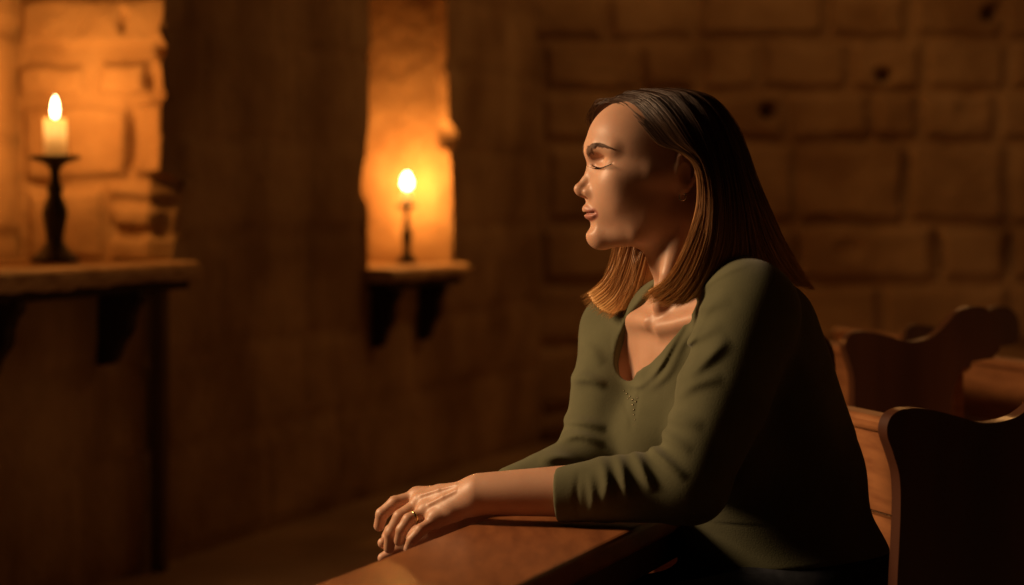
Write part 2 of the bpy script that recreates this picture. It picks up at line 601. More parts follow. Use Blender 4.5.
sa = s_at(206, 0.15)
sb = s_at(118, 0.07)
shelf('long rough-edged shelf with thick candle in black holder on it', sa - 1.75, sa, 0.93, 0.15, 0.055,
      [(sb, 0.05, 0.21, 0.13), (s_at(4, 0.1), 0.05, 0.21, 0.13), (sb - 1.1, 0.05, 0.21, 0.13)], (s_at(152, 0.02), 0.045, 0.012))
sa2 = s_at(469, 0.10)
shelf('short shelf below the narrow glowing niche in the far wall', s_at(366, 0.0), sa2, 0.85, 0.12, 0.05,
      [(s_at(384, 0.05), 0.05, 0.22, 0.10), (s_at(430, 0.05), 0.05, 0.22, 0.10)])


# ------------------------------------------------------------------ candle holders and candles
HOLD = [(0.0, 0.0), (0.062, 0.0), (0.065, 0.004), (0.064, 0.010), (0.056, 0.018), (0.042, 0.032), (0.030, 0.046), (0.025, 0.056), (0.0225, 0.064), (0.024, 0.078), (0.027, 0.10), (0.031, 0.122),
        (0.0335, 0.138), (0.033, 0.150), (0.029, 0.166), (0.022, 0.186), (0.0175, 0.198), (0.0205, 0.205), (0.0225, 0.212), (0.021, 0.219), (0.0165, 0.226), (0.0135, 0.244), (0.0135, 0.262),
        (0.018, 0.276), (0.032, 0.288), (0.056, 0.296), (0.066, 0.300), (0.068, 0.305), (0.066, 0.310), (0.050, 0.3105), (0.0, 0.3105)]


def candle_set(p, rs, hs, cr_, ch, fr, fh, lab_h, lab_c, power):
    body = HOLD[:25]
    plate = HOLD[24:]
    r = empty('candle_holder', p)
    tag(r, lab_h, 'candle holder', 'turned black candle holders')
    v, f = lathe([(a * rs, z * hs) for a, z in HOLD[:9]], p, 48)
    link_mesh('foot', v, f, M['iron'], r)
    v, f = lathe([(a * rs, z * hs) for a, z in HOLD[8:25]], p, 48)
    link_mesh('stem', v, f, M['iron'], r)
    v, f = lathe([(a * rs, z * hs) for a, z in HOLD[24:]], p, 48)
    link_mesh('drip_plate', v, f, M['iron'], r)
    top = np.array(p) + np.array([0, 0, 0.3106 * hs])
    c = empty('candle', top)
    tag(c, lab_c, 'candle', 'lit candles')
    w = lambda a, z: 0.035 * math.sin(3 * a + 40 * z) + 0.02 * math.sin(5 * a + 1)
    prof = [(0.0, 0.0), (cr_ * 1.06, 0.0), (cr_ * 1.08, 0.006), (cr_, 0.014), (cr_ * 0.98, ch * 0.4), (cr_, ch * 0.8), (cr_ * 1.03, ch * 0.95), (cr_ * 1.0, ch), (cr_ * 0.9, ch * 1.005), (cr_ * 0.75, ch * 0.955),
            (cr_ * 0.35, ch * 0.93), (0.0, ch * 0.93)]
    v, f = lathe(prof, top, 40, w)
    link_mesh('wax_column', v, f, M['wax'], c)
    v, f = lathe([(0.0, ch * 0.92), (0.0016, ch * 0.92), (0.0014, ch + 0.012), (0.0, ch + 0.013)], top, 8)
    link_mesh('wick', v, f, M['wick'], c)
    fz = ch + 0.004
    prof = [(fr * q, fz + fh * t) for q, t in ((0, 0), (0.45, 0.02), (0.8, 0.12), (0.98, 0.26), (1.0, 0.38), (0.9, 0.55), (0.68, 0.72), (0.4, 0.87), (0.15, 0.97), (0, 1.0))]
    v, f = lathe(prof, top, 24)
    link_mesh('flame', v, f, M['flame'], c)
    point_light('candle_light', top + np.array([0.0, 0, fz + fh * 0.6]), power, (1.0, 0.37, 0.07), 0.02, c)
    point_light('added_wax_glow', top + np.array([0.0, 0, ch * 0.72]), 0.0045 * cr_ ** 2 / 0.0345 ** 2 * 14, (1.0, 0.66, 0.26), 0.008, c)  # extra lamp added inside the wax so the column glows
    return r


P1 = W(55, 263, 7.16)
P1[2] = 0.9302
candle_set(P1, 1.12, 1.02, 0.0330, 0.106, 0.0108, 0.066, 'tall black turned candle holder on the long shelf', 'thick short cream candle burning on the tall black holder', 9.5)
P2 = W(407, 266, 9.74)
P2[2] = 0.8502
candle_set(P2, 0.66, 0.76, 0.019, 0.058, 0.021, 0.068, 'small black candle holder on the short shelf in the narrow niche', 'small candle with blurred flame in the narrow far niche', 12.0)

# ------------------------------------------------------------------ pews
PEW_PROF = [(0.014, 0.0), (0.014, 0.60), (0.019, 0.70), (0.018, 0.75), (0.0095, 0.782), (0.0, 0.81), (0.003, 0.83), (0.016, 0.842), (0.038, 0.845), (0.065, 0.842), (0.10, 0.833), (0.14, 0.822), (0.18, 0.826),
            (0.207, 0.840), (0.23, 0.862), (0.253, 0.884), (0.287, 0.894), (0.32, 0.888), (0.343, 0.862), (0.349, 0.82), (0.342, 0.786), (0.31, 0.779), (0.272, 0.770), (0.25, 0.735), (0.238, 0.68), (0.235, 0.55),
            (0.25, 0.35), (0.29, 0.15), (0.30, 0.0)]


def pew(label, o, ang, length, sc=1.0, far=True, seat_dep=0.38, near=True):
    """o = foot of the arm end nearest the aisle; ang turns the row on plan"""
    ea = np.array([math.cos(ang), math.sin(ang), 0])           # towards the back of the pew
    el = np.array([-math.sin(ang), math.cos(ang), 0])          # along the row
    root = empty('pew', o)
    tag(root, label, 'pew', 'church pews')
    o = np.array(o, float)
    sm = catmull(PEW_PROF[1:-1], 6)
    outl = [(p[0] * sc * 1.04, p[1] * sc) for p in [PEW_PROF[0], *sm, PEW_PROF[-1]]]
    th = 0.028
    for k in ([0.0] if near else []) + ([length - th] if far else []):
        bm = bmesh.new()
        prism(bm, outl, o + el * k, ea, Z3, el, th, 0.012)
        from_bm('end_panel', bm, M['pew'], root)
    a0, a1 = 0.268 * sc, 0.30 * sc
    k0, kl = (th, length - 2 * th) if far else (th, length - th)
    bm = bmesh.new()
    box(bm, o + ea * a0 + el * k0 + Z3 * 0.62 * sc, el, ea, Z3, kl, 0.022, 0.13 * sc)
    box(bm, o + ea * a0 + el * k0 + Z3 * 0.40 * sc, el, ea, Z3, kl, 0.022, 0.212 * sc)
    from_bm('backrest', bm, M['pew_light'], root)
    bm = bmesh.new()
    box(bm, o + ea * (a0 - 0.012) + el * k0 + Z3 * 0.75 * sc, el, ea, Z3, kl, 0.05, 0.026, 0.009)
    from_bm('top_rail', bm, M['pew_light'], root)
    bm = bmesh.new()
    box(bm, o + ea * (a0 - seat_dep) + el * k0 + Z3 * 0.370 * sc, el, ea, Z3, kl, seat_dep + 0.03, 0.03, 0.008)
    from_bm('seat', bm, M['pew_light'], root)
    for t in (0.02, 0.5, 0.94):
        bm = bmesh.new()
        box(bm, o + ea * (a0 - seat_dep + 0.05) + el * (k0 + kl * t), el, ea, Z3, 0.04, seat_dep - 0.06, 0.371 * sc, 0.004)
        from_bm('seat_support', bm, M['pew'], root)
    return root


ANG = math.radians(16.7)
pew('dark scroll-ended pew the woman sits on, closest to the camera', (0.512, 3.30, 0), ANG, 1.0, 1.0)
pew('pew with scrolled end behind the woman, its crest before the stone wall', (0.703, 5.10, 0), ANG, 1.15, 1.0, False)
pew('pew seen only as a lit honey-coloured back between two dark pew ends', (1.235, 4.50, 0), ANG, 1.9, 0.965, False, 0.30)
pew('farthest pew, only its rounded arm showing over the scrolled one', (1.045, 6.42, 0), ANG, 1.0, 0.93, False, 0.34)

# pew in front: the book ledge her arms rest on
LU = np.array([0.322, 0.947, 0.0])
LU /= np.linalg.norm(LU)
LR = np.array([LU[1], -LU[0], 0])
LZ = 0.666
LO = np.array([-0.025, 3.57, 0.0])
o0 = LO - LU * 1.35
root = empty('pew', o0 + LR * 0.12)
tag(root, 'pew in front of the woman with the polished ledge under her forearms', 'pew', 'church pews')
bm = bmesh.new()
box(bm, o0 + Z3 * (LZ - 0.036), LU, LR, Z3, 1.85, 0.24, 0.036, 0.008)
from_bm('book_ledge', bm, M['ledge'], root)
bm = bmesh.new()
box(bm, o0 + LR * 0.03 + LU * 0.02, LU, LR, Z3, 1.81, 0.028, LZ - 0.034, 0.003)
from_bm('back_panel', bm, M['pew'], root)
bm = bmesh.new()
box(bm, o0 + LR * 0.012 + LU * 0.01 + Z3 * (LZ - 0.085), LU, LR, Z3, 1.83, 0.21, 0.05, 0.004)
from_bm('ledge_rail', bm, M['pew'], root)
bm = bmesh.new()
box(bm, o0 - LR * 0.36 + LU * 0.02 + Z3 * 0.40, LU, LR, Z3, 1.81, 0.385, 0.03, 0.006)
from_bm('seat', bm, M['pew'], root)
for k in (0.1, 0.9, 1.7):
    bm = bmesh.new()
    box(bm, o0 - LR * 0.30 + LU * k, LU, LR, Z3, 0.04, 0.32, 0.40, 0.004)
    from_bm('seat_support', bm, M['pew'], root)


# ------------------------------------------------------------------ signed-distance modelling of the figure
class Sdf:
    """ordered list of blended shapes, meshed block by block into one continuous surface"""

    def __init__(self):
        self.ops = []

    def add(self, mode, fn, lo, hi, k=0.0):
        self.ops.append((mode, fn, np.asarray(lo, float), np.asarray(hi, float), k))

    @staticmethod
    def comb(mode, d, v, k):
        if mode == 'u':
            if k <= 0:
                return np.minimum(d, v)
            h = np.clip(0.5 + 0.5 * (d - v) / k, 0, 1)
            return d * (1 - h) + v * h - k * h * (1 - h)
        if mode == 's':
            k = max(k, 1e-5)
            h = np.clip(0.5 - 0.5 * (d + v) / k, 0, 1)
            return d * (1 - h) - v * h + k * h * (1 - h)
        return d + v                                                    # 'd': displacement

    def value(self, P):
        P = np.asarray(P, float)
        d = np.full(P.shape[0], 0.5)
        for mode, fn, lo, hi, k in self.ops:
            m = np.all((P > lo - k - 0.02) & (P < hi + k + 0.02), axis=1)
            if m.any():
                q = P[m]
                d[m] = self.comb(mode, d[m], fn(q[:, 0], q[:, 1], q[:, 2]), k)
        return d

    def hit(self, px, py, d0=3.0, d1=4.2):
        """first surface point on the sight line through a pixel"""
        ds = np.linspace(d0, d1, 1600)
        P = np.stack([W(px, py, q) for q in ds])
        v = self.value(P)
        i = np.nonzero(v < 0)[0]
        return P[i[0]] if len(i) else None

    def mesh(self, h, B=28):
        lo = np.min([o[2] for o in self.ops if o[0] == 'u'], axis=0) - 4 * h
        hi = np.max([o[3] for o in self.ops if o[0] == 'u'], axis=0) + 4 * h
        dim = np.ceil((hi - lo) / h).astype(int) + 2
        big = dim + 8
        keys, pts, quads = [], [], []
        for bi in range(0, dim[0], B):
            for bj in range(0, dim[1], B):
                for bk in range(0, dim[2], B):
                    i0 = np.array([bi, bj, bk])
                    bl = lo + (i0 - 1) * h
                    bh = lo + (i0 + B) * h
                    act = [o for o in self.ops if np.all(o[2] - o[4] - 2 * h < bh) and np.all(o[3] + o[4] + 2 * h > bl)]
                    if not any(o[0] == 'u' for o in act):
                        continue
                    ax = [bl[a] + np.arange(B + 2) * h for a in range(3)]
                    X, Y, Z = ax[0][:, None, None], ax[1][None, :, None], ax[2][None, None, :]
                    d = np.full((B + 2,) * 3, 0.5)
                    for mode, fn, l_, h_, k in act:
                        sl = tuple(slice(*np.searchsorted(ax[a], (l_[a] - k - 2 * h, h_[a] + k + 2 * h))) for a in range(3))
                        sub = d[sl]
                        if sub.size:
                            d[sl] = self.comb(mode, sub, fn(X[sl[0]], Y[:, sl[1]], Z[:, :, sl[2]]), k)
                    s = d < 0
                    if s.all() or not s.any():
                        continue
                    n = B + 1
                    cnt = np.zeros((n, n, n))
                    acc = np.zeros((n, n, n, 3))
                    for a in range(3):
                        for b in (0, 1):
                            for c in (0, 1):
                                o1 = [0, 0, 0]
                                oth = [q for q in range(3) if q != a]
                                o1[oth[0]], o1[oth[1]] = b, c
                                o2 = list(o1)
                                o2[a] = 1
                                v1 = d[o1[0]:o1[0] + n, o1[1]:o1[1] + n, o1[2]:o1[2] + n]
                                v2 = d[o2[0]:o2[0] + n, o2[1]:o2[1] + n, o2[2]:o2[2] + n]
                                cr = (v1 < 0) != (v2 < 0)
                                t = np.where(cr, v1 / np.where(v1 == v2, 1, v1 - v2), 0)
                                cnt += cr
                                acc[..., a] += np.where(cr, t, 0)
                                acc[..., oth[0]] += np.where(cr, b, 0)
                                acc[..., oth[1]] += np.where(cr, c, 0)
                    c = np.argwhere(cnt > 0)
                    p = acc[c[:, 0], c[:, 1], c[:, 2]] / cnt[c[:, 0], c[:, 1], c[:, 2]][:, None]
                    g = c + i0 - 1 + 4
                    keys.append((g[:, 0] * big[1] + g[:, 1]) * big[2] + g[:, 2])
                    pts.append(lo + (c + i0 - 1 + p) * h)
                    for a in range(3):
                        sa_ = [slice(1, B + 1)] * 3
                        sb_ = [slice(1, B + 1)] * 3
                        sb_[a] = slice(2, B + 2)
                        v1, v2 = s[tuple(sa_)], s[tuple(sb_)]
                        e = np.argwhere(v1 != v2)
                        if not len(e):
                            continue
                        flip = v1[e[:, 0], e[:, 1], e[:, 2]]
                        g = e + i0 + 4
                        b_, c_ = [(1, 2), (2, 0), (0, 1)][a]
                        qs = []
                        for ob, oc in ((0, 0), (-1, 0), (-1, -1), (0, -1)):
                            q = g.copy()
                            q[:, b_] += ob
                            q[:, c_] += oc
                            qs.append((q[:, 0] * big[1] + q[:, 1]) * big[2] + q[:, 2])
                        q = np.stack(qs, 1)
                        quads.append(np.where(flip[:, None], q[:, ::-1] if False else q, q[:, ::-1]))
        keys, pts, quads = np.concatenate(keys), np.concatenate(pts), np.concatenate(quads)
        uk, first = np.unique(keys, return_index=True)
        f = np.searchsorted(uk, quads)
        return pts[first], f


def fast_mesh(name, V, F, m, parent=None, loc=(0, 0, 0)):
    off = np.array(loc, float)
    if parent is not None:
        off = np.array(parent.location, float) + (np.array(parent.parent.location, float) if parent.parent is not None else 0)
    me = bpy.data.meshes.new(name)
    me.vertices.add(len(V))
    me.vertices.foreach_set('co', (V - off).astype(np.float32).ravel())
    n, k = F.shape
    me.loops.add(n * k)
    me.loops.foreach_set('vertex_index', F.astype(np.int32).ravel())
    me.polygons.add(n)
    me.polygons.foreach_set('loop_start', np.arange(0, n * k, k, dtype=np.int32))
    me.update(calc_edges=True)
    me.validate()
    me.polygons.foreach_set('use_smooth', np.ones(len(me.polygons), bool))
    me.materials.append(m)
    o = bpy.data.objects.new(name, me)
    COL.objects.link(o)
    if parent is not None:
        o.parent = parent
    else:
        o.location = loc
    return o


def smooth_mesh(V, F, it=1, lam=0.5):
    for _ in range(it):
        a = np.zeros_like(V)
        c = np.zeros(len(V))
        for i in range(4):
            p, q = F[:, i], F[:, (i + 1) % 4]
            for x in range(3):
                a[:, x] += np.bincount(p, V[q, x], len(V)) + np.bincount(q, V[p, x], len(V))
            c += np.bincount(p, minlength=len(V)) + np.bincount(q, minlength=len(V))
        V = V * (1 - lam) + lam * a / np.maximum(c, 1)[:, None]
    return V


# shapes ---------------------------------------------------------------------
def ell(S, c, axes, r, k=0.01, mode='u'):
    """ellipsoid at c; axes rows are unit vectors, r the half sizes along them"""
    c, A, r = np.array(c, float), np.array(axes, float), np.array(r, float)
    ext = np.sqrt(((A * r[:, None]) ** 2).sum(0))

    def fn(X, Y, Z):
        X, Y, Z = X - c[0], Y - c[1], Z - c[2]
        a = X * A[0, 0] + Y * A[0, 1] + Z * A[0, 2]
        b = X * A[1, 0] + Y * A[1, 1] + Z * A[1, 2]
        e = X * A[2, 0] + Y * A[2, 1] + Z * A[2, 2]
        k0 = np.sqrt((a / r[0]) ** 2 + (b / r[1]) ** 2 + (e / r[2]) ** 2)
        k1 = np.sqrt((a / r[0] ** 2) ** 2 + (b / r[1] ** 2) ** 2 + (e / r[2] ** 2) ** 2)
        return k0 * (k0 - 1) / np.maximum(k1, 1e-6)
    S.add(mode, fn, c - ext, c + ext, k)


def segd(X, Y, Z, a, b):
    ab = b - a
    t = np.clip(((X - a[0]) * ab[0] + (Y - a[1]) * ab[1] + (Z - a[2]) * ab[2]) / (ab @ ab), 0, 1)
    return np.sqrt((X - a[0] - ab[0] * t) ** 2 + (Y - a[1] - ab[1] * t) ** 2 + (Z - a[2] - ab[2] * t) ** 2), t


def limb(S, pts, rad, k=0.01, mode='u', n=1, join=None):
    """tapered tube through points; joints blend with k as well"""
    pts = [np.array(p, float) for p in pts]
    rad = list(rad)
    if n > 1:
        q = catmull(np.column_stack([np.array(pts), np.array(rad)]), n)
        pts, rad = list(q[:, :3]), list(q[:, 3])
    P, R = np.array(pts), np.array(rad)
    lo, hi = (P - R[:, None]).min(0), (P + R[:, None]).max(0)
    jk = join if join is not None else 0.004

    def fn(X, Y, Z):
        d = None
        for i in range(len(P) - 1):
            q, t = segd(X, Y, Z, P[i], P[i + 1])
            q = q - (R[i] + (R[i + 1] - R[i]) * t)
            d = q if d is None else Sdf.comb('u', d, q, jk)
        return d
    S.add(mode, fn, lo, hi, k)


def halfspace(S, p, n, lo, hi, k=0.003):
    """cuts away everything on the side n points to, inside a box"""
    p, n = np.array(p, float), np.array(n, float) / np.linalg.norm(n)
    S.add('s', lambda X, Y, Z: -((X - p[0]) * n[0] + (Y - p[1]) * n[1] + (Z - p[2]) * n[2]), lo, hi, k)


def fold(S, pix, amp, w, d, span=0.08):
    """raised cloth fold (amp > 0) or crease (amp < 0) along a line on the surface facing us"""
    c = catmull(np.array([W(x, y, d) for x, y in pix])[:, [0, 2]], 4)
    y0, y1 = d - span, d + span
    m = 2.6 * w
    lo = np.array([c[:, 0].min() - m, y0, c[:, 1].min() - m])
    hi = np.array([c[:, 0].max() + m, y1, c[:, 1].max() + m])
    n = len(c) - 1

    def fn(X, Y, Z):
        best, tb = None, None
        for i in range(n):
            a, b = c[i], c[i + 1]
            ab = b - a
            t = np.clip(((X - a[0]) * ab[0] + (Z - a[1]) * ab[1]) / (ab @ ab), 0, 1)
            q = (X - a[0] - ab[0] * t) ** 2 + (Z - a[1] - ab[1] * t) ** 2
            u = (i + t) / n
            if best is None:
                best, tb = q, u
            else:
                tb = np.where(q < best, u, tb)
                best = np.minimum(best, q)
        prof = np.sin(np.pi * np.clip(tb, 0.0, 1.0)) ** 1.1
        wy = np.clip((1 - np.abs(Y - d) / span) * 4, 0, 1)
        return -amp * np.exp(-best / w ** 2) * prof * wy
    S.add('d', fn, lo, hi, 0.0)


# ------------------------------------------------------------------ the woman: frames
EYE3 = np.eye(3)
YAW = math.radians(10)
HF = np.array([-math.cos(YAW), -math.sin(YAW), 0])      # where her face points
HL = np.array([math.sin(YAW), -math.cos(YAW), 0])       # her left, towards us
HA = np.array([HF, HL, Z3])
HO = W(650, 170, 3.66)


def H(f, l, u):
    return HO + HF * f + HL * l + Z3 * u


TH = math.radians(40)
TU = W(697, 300, 3.66) - W(782, 590, 3.71)
TU /= np.linalg.norm(TU)
TF = np.array([-math.cos(TH), -math.sin(TH), 0])
TF = TF - TU * (TF @ TU)
TF /= np.linalg.norm(TF)
TL = np.cross(TU, TF)
TA = np.array([TF, TL, TU])

SH_N, EL_N, WR_N = W(752, 312, 3.53), W(690, 487, 3.42), W(480, 494, 3.47)
SH_F, EL_F, WR_F = W(622, 332, 3.80), W(594, 461, 3.68), W(468, 514, 3.555)


def torso(S, e, k=0.03):
    C = W(732, 412, 3.67)
    ell(S, C, TA, (0.118 + e, 0.168 + e, 0.20 + e), k)
    ell(S, W(712, 335, 3.665), TA, (0.085 + e, 0.135 + e, 0.09 + e), k)
    limb(S, [SH_F, W(697, 312, 3.66), SH_N], [0.052 + e, 0.062 + e, 0.054 + e], k)
    for s in (-1, 1):
        ell(S, C + TF * 0.098 + TL * 0.072 * s - TU * 0.018, TA, (0.066 + e, 0.068 + e, 0.072 + e), 0.035)
    ell(S, W(760, 492, 3.69), TA, (0.128 + e, 0.165 + e, 0.13 + e), 0.05)
    ell(S, W(785, 575, 3.71), TA, (0.135 + e, 0.178 + e, 0.13 + e), 0.05)
    limb(S, [W(768, 330, 3.66), W(806, 470, 3.71)], [0.070 + e, 0.078 + e], 0.05)       # rounded back


HIP_N, HIP_F = W(792, 625, 3.62), W(770, 625, 3.80)
KN_N, KN_F = np.array([0.115, 3.42, 0.485]), np.array([0.115, 3.66, 0.485])
AN_N, AN_F = np.array([0.20, 3.44, 0.09]), np.array([0.19, 3.68, 0.09])


def legs(S, e, shank=True):
    for h, kn, an in ((HIP_N, KN_N, AN_N), (HIP_F, KN_F, AN_F)):
        limb(S, [h, (h + kn) / 2, kn], [0.088 + e, 0.08 + e, 0.058 + e], 0.03)
        limb(S, [kn, kn * 0.65 + an * 0.35 + np.array([0.012, 0, 0]), an], [0.056 + e, 0.055 + e, 0.036 + e], 0.02)


# ------------------------------------------------------------------ skin: one continuous surface
SK = Sdf()
torso(SK, -0.004)
legs(SK, -0.004)
for an in (AN_N, AN_F):
    limb(SK, [an, an + [-0.02, 0, -0.045], an + [-0.14, -0.01, -0.065]], [0.036, 0.034, 0.022], 0.015)
# arms
limb(SK, [SH_N, (SH_N + EL_N) / 2, EL_N], [0.056, 0.050, 0.042], 0.03)
limb(SK, [EL_N, EL_N * 0.62 + WR_N * 0.38, WR_N], [0.042, 0.040, 0.0300], 0.02)
limb(SK, [SH_F, (SH_F + EL_F) / 2, EL_F], [0.054, 0.048, 0.042], 0.03)
limb(SK, [EL_F, EL_F * 0.62 + WR_F * 0.38, WR_F], [0.041, 0.040, 0.027], 0.02)
# neck
limb(SK, [W(664, 205, 3.66), W(683, 255, 3.662), W(704, 305, 3.665)], [0.054, 0.0535, 0.060], 0.02)
limb(SK, [W(716, 262, 3.665), W(742, 296, 3.57)], [0.036, 0.040], 0.04)                  # trapezius
limb(SK, [W(690, 205, 3.615), W(668, 275, 3.608), W(657, 306, 3.615)], [0.010, 0.0105, 0.007], 0.025)   # neck tendon
limb(SK, [W(660, 328, 3.612), W(700, 318, 3.55)], [0.005, 0.006], 0.025)                   # collar bones
limb(SK, [W(648, 322, 3.635), W(630, 318, 3.71)], [0.007, 0.008], 0.025)
ell(SK, W(649, 308, 3.60), EYE3, (0.006, 0.009, 0.009), 0.014, 's')                     # throat hollow

# head
ell(SK, H(-0.010, 0, 0.028), HA, (0.098, 0.074, 0.084), 0.02)
ell(SK, H(0.035, 0, 0.040), HA, (0.0595, 0.060, 0.060), 0.025)
ell(SK, H(0.028, 0, -0.035), HA, (0.060, 0.055, 0.076), 0.025)
ell(SK, H(0.010, 0, -0.026), HA, (0.078, 0.0635, 0.076), 0.03)
for s in (-1, 1):
    limb(SK, [H(-0.030, 0.050 * s, -0.068), H(0.030, 0.036 * s, -0.094), H(0.074, 0.010 * s, -0.101)], [0.015, 0.0155, 0.0145], 0.024)
    ell(SK, H(0.052, 0.037 * s, -0.022), HA, (0.032, 0.0235, 0.025), 0.022)
    limb(SK, [H(0.058, 0.044 * s, -0.010), H(0.015, 0.0585 * s, -0.008), H(-0.028, 0.062 * s, -0.006)], [0.0115, 0.0105, 0.010], 0.025)       # cheek bone to ear
    limb(SK, [H(0.050, 0.035 * s, -0.046), H(0.018, 0.043 * s, -0.060)], [0.017, 0.0165], 0.03)
    limb(SK, [H(0.0870, 0.010 * s, 0.0275), H(0.0835, 0.026 * s, 0.0335), H(0.067, 0.046 * s, 0.031)], [0.0085, 0.0085, 0.007], 0.018)
ell(SK, H(0.0795, 0, -0.0990), HA, (0.0165, 0.016, 0.0150), 0.016)
ell(SK, H(0.063, 0, -0.058), HA, (0.031, 0.028, 0.030), 0.02)
# nose
limb(SK, [H(0.0850, 0, 0.010), H(0.0900, 0, -0.003), H(0.0990, 0, -0.017), H(0.1065, 0, -0.0265)], [0.0058, 0.0064, 0.0072, 0.0076], 0.009, join=0.003)
ell(SK, H(0.1085, 0, -0.0290), HA, (0.0090, 0.0078, 0.0078), 0.005)
limb(SK, [H(0.1075, 0, -0.0340), H(0.0950, 0, -0.0435)], [0.0050, 0.0045], 0.006)
for s in (-1, 1):
    ell(SK, H(0.0925, 0.0118 * s, -0.0340), HA, (0.0120, 0.0056, 0.0078), 0.009)
    ell(SK, H(0.0985, 0.0058 * s, -0.0415), HA, (0.0062, 0.0028, 0.0038), 0.0025, 's')
    limb(SK, [H(0.0840, 0.0175 * s, -0.0300), H(0.0815, 0.0185 * s, -0.0400)], [0.0003, 0.0003], 0.005, 's')
    limb(SK, [H(0.083, 0.022 * s, -0.040), H(0.071, 0.033 * s, -0.062)], [0.0003, 0.0003], 0.008, 's')        # cheek fold
    # eye: hollow, closed lid over the eyeball, lid crease and lash line
    ell(SK, H(0.0915, 0.030 * s, 0.0145), HA, (0.0160, 0.0165, 0.0095), 0.013, 's')
    ell(SK, H(0.0610, 0.0312 * s, 0.0110), HA, (0.0150, 0.0185, 0.0128), 0.0035)
LASH = {}
for s in (-1, 1):
    LASH[s] = catmull([H(0.0740, 0.0155 * s, 0.0082), H(0.0770, 0.0240 * s, 0.0050), H(0.0755, 0.0330 * s, 0.0042), H(0.0690, 0.0405 * s, 0.0058), H(0.0610, 0.0465 * s, 0.0090)], 8)


def onto_skin(P, c, gap, it=6):
    """slides points along their rays from c until they sit gap over the skin"""
    P = np.array(P, float)
    dn = P - c
    dn /= np.linalg.norm(dn, axis=1, keepdims=True)
    for _ in range(it):
        P = P - dn * np.clip(SK.value(P) - gap, -0.004, 0.004)[:, None]
    return P


for s in (-1, 1):
    LASH[s] = onto_skin(LASH[s], H(0.045, 0.031 * s, 0.008), 0.0)
for s in (-1, 1):
    crease = onto_skin(catmull([H(0.0800, 0.0190 * s, 0.0165), H(0.0800, 0.0300 * s, 0.0190), H(0.0680, 0.0440 * s, 0.0165)], 5), H(0.045, 0.031 * s, 0.012), 0.0008)
    limb(SK, crease, [0.0003] * len(crease), 0.0020, 's')
    limb(SK, LASH[s][::4], [0.0007] * len(LASH[s][::4]), 0.0022, 's')
# lips
ell(SK, H(0.1010, 0, -0.0490), HA, (0.0045, 0.0026, 0.0055), 0.005, 's')                 # philtrum
MC = H(0.015, 0, -0.0650)


def on_mouth(rows):
    P = np.array([H(0.115, l, u) if abs(l) < 0.004 else H(0.100, l, u) for l, u, g in rows])
    P = onto_skin(P, MC, 0.0, 25)
    dn = P - MC
    dn /= np.linalg.norm(dn, axis=1, keepdims=True)
    return list(P + dn * np.array([g for l, u, g in rows])[:, None])


def both(rows):
    return [(-l, u, g) for l, u, g in rows[::-1] if l > 0] + rows


LIPS_U = on_mouth(both([(0.0, -0.0592, -0.0009), (0.0040, -0.0584, -0.0005), (0.0130, -0.0606, -0.0010), (0.0240, -0.0640, -0.0010)]))
LIPS_L = on_mouth(both([(0.0, -0.0716, -0.0012), (0.0120, -0.0702, -0.0012), (0.0235, -0.0660, -0.0010)]))
STOM = on_mouth(both([(0.0, -0.0648, 0.0030), (0.0130, -0.0653, 0.0022), (0.0262, -0.0638, 0.0002)]))
limb(SK, LIPS_U, [0.0018, 0.0042, 0.0052, 0.0052, 0.0052, 0.0042, 0.0018], 0.004, n=3)
limb(SK, LIPS_L, [0.0018, 0.0046, 0.0060, 0.0046, 0.0018], 0.004, n=3)
limb(SK, STOM, [0.0011, 0.0010, 0.0010, 0.0010, 0.0011], 0.0028, 's', n=3)
limb(SK, [H(0.0985, -0.012, -0.0832), H(0.1020, 0, -0.0838), H(0.0985, 0.012, -0.0832)], [0.0075, 0.008, 0.0075], 0.008, 's')      # hollow over the chin
# ears
for s in (-1, 1):
    ec = lambda f, l, u: H(f + 0.009, s * (l + 0.0015), u)
    eo = np.array([HF * 0.92 - HL * s * 0.38, HF * 0.38 * s * s + HL * s * 0.92, Z3])
    ea1 = HF * 0.90 + HL * s * 0.30
    ea1 /= np.linalg.norm(ea1)
    ea2 = np.cross(Z3, ea1)
    ell(SK, ec(-0.048, 0.0685, -0.004), [ea1, ea2, Z3], (0.0165, 0.0055, 0.029), 0.006)
    ell(SK, ec(-0.038, 0.064, -0.008), [ea1, ea2, Z3], (0.010, 0.010, 0.018), 0.012)
    ell(SK, ec(-0.043, 0.0765, -0.006), [ea1, ea2, Z3], (0.0085, 0.0055, 0.014), 0.004, 's')
    limb(SK, [ec(-0.034, 0.069, 0.004), ec(-0.037, 0.0725, 0.020), ec(-0.047, 0.0755, 0.0275), ec(-0.058, 0.078, 0.022), ec(-0.063, 0.079, 0.006), ec(-0.058, 0.0765, -0.014), ec(-0.048, 0.072, -0.029)],
         [0.0028, 0.0034, 0.0036, 0.0036, 0.0034, 0.0030, 0.0032], 0.004, n=2)
    limb(SK, [ec(-0.043, 0.0705, -0.029), ec(-0.041, 0.068, -0.034)], [0.0055, 0.0048], 0.006)
    ell(SK, ec(-0.0335, 0.0695, -0.008), [ea1, ea2, Z3], (0.0035, 0.0035, 0.0065), 0.004)

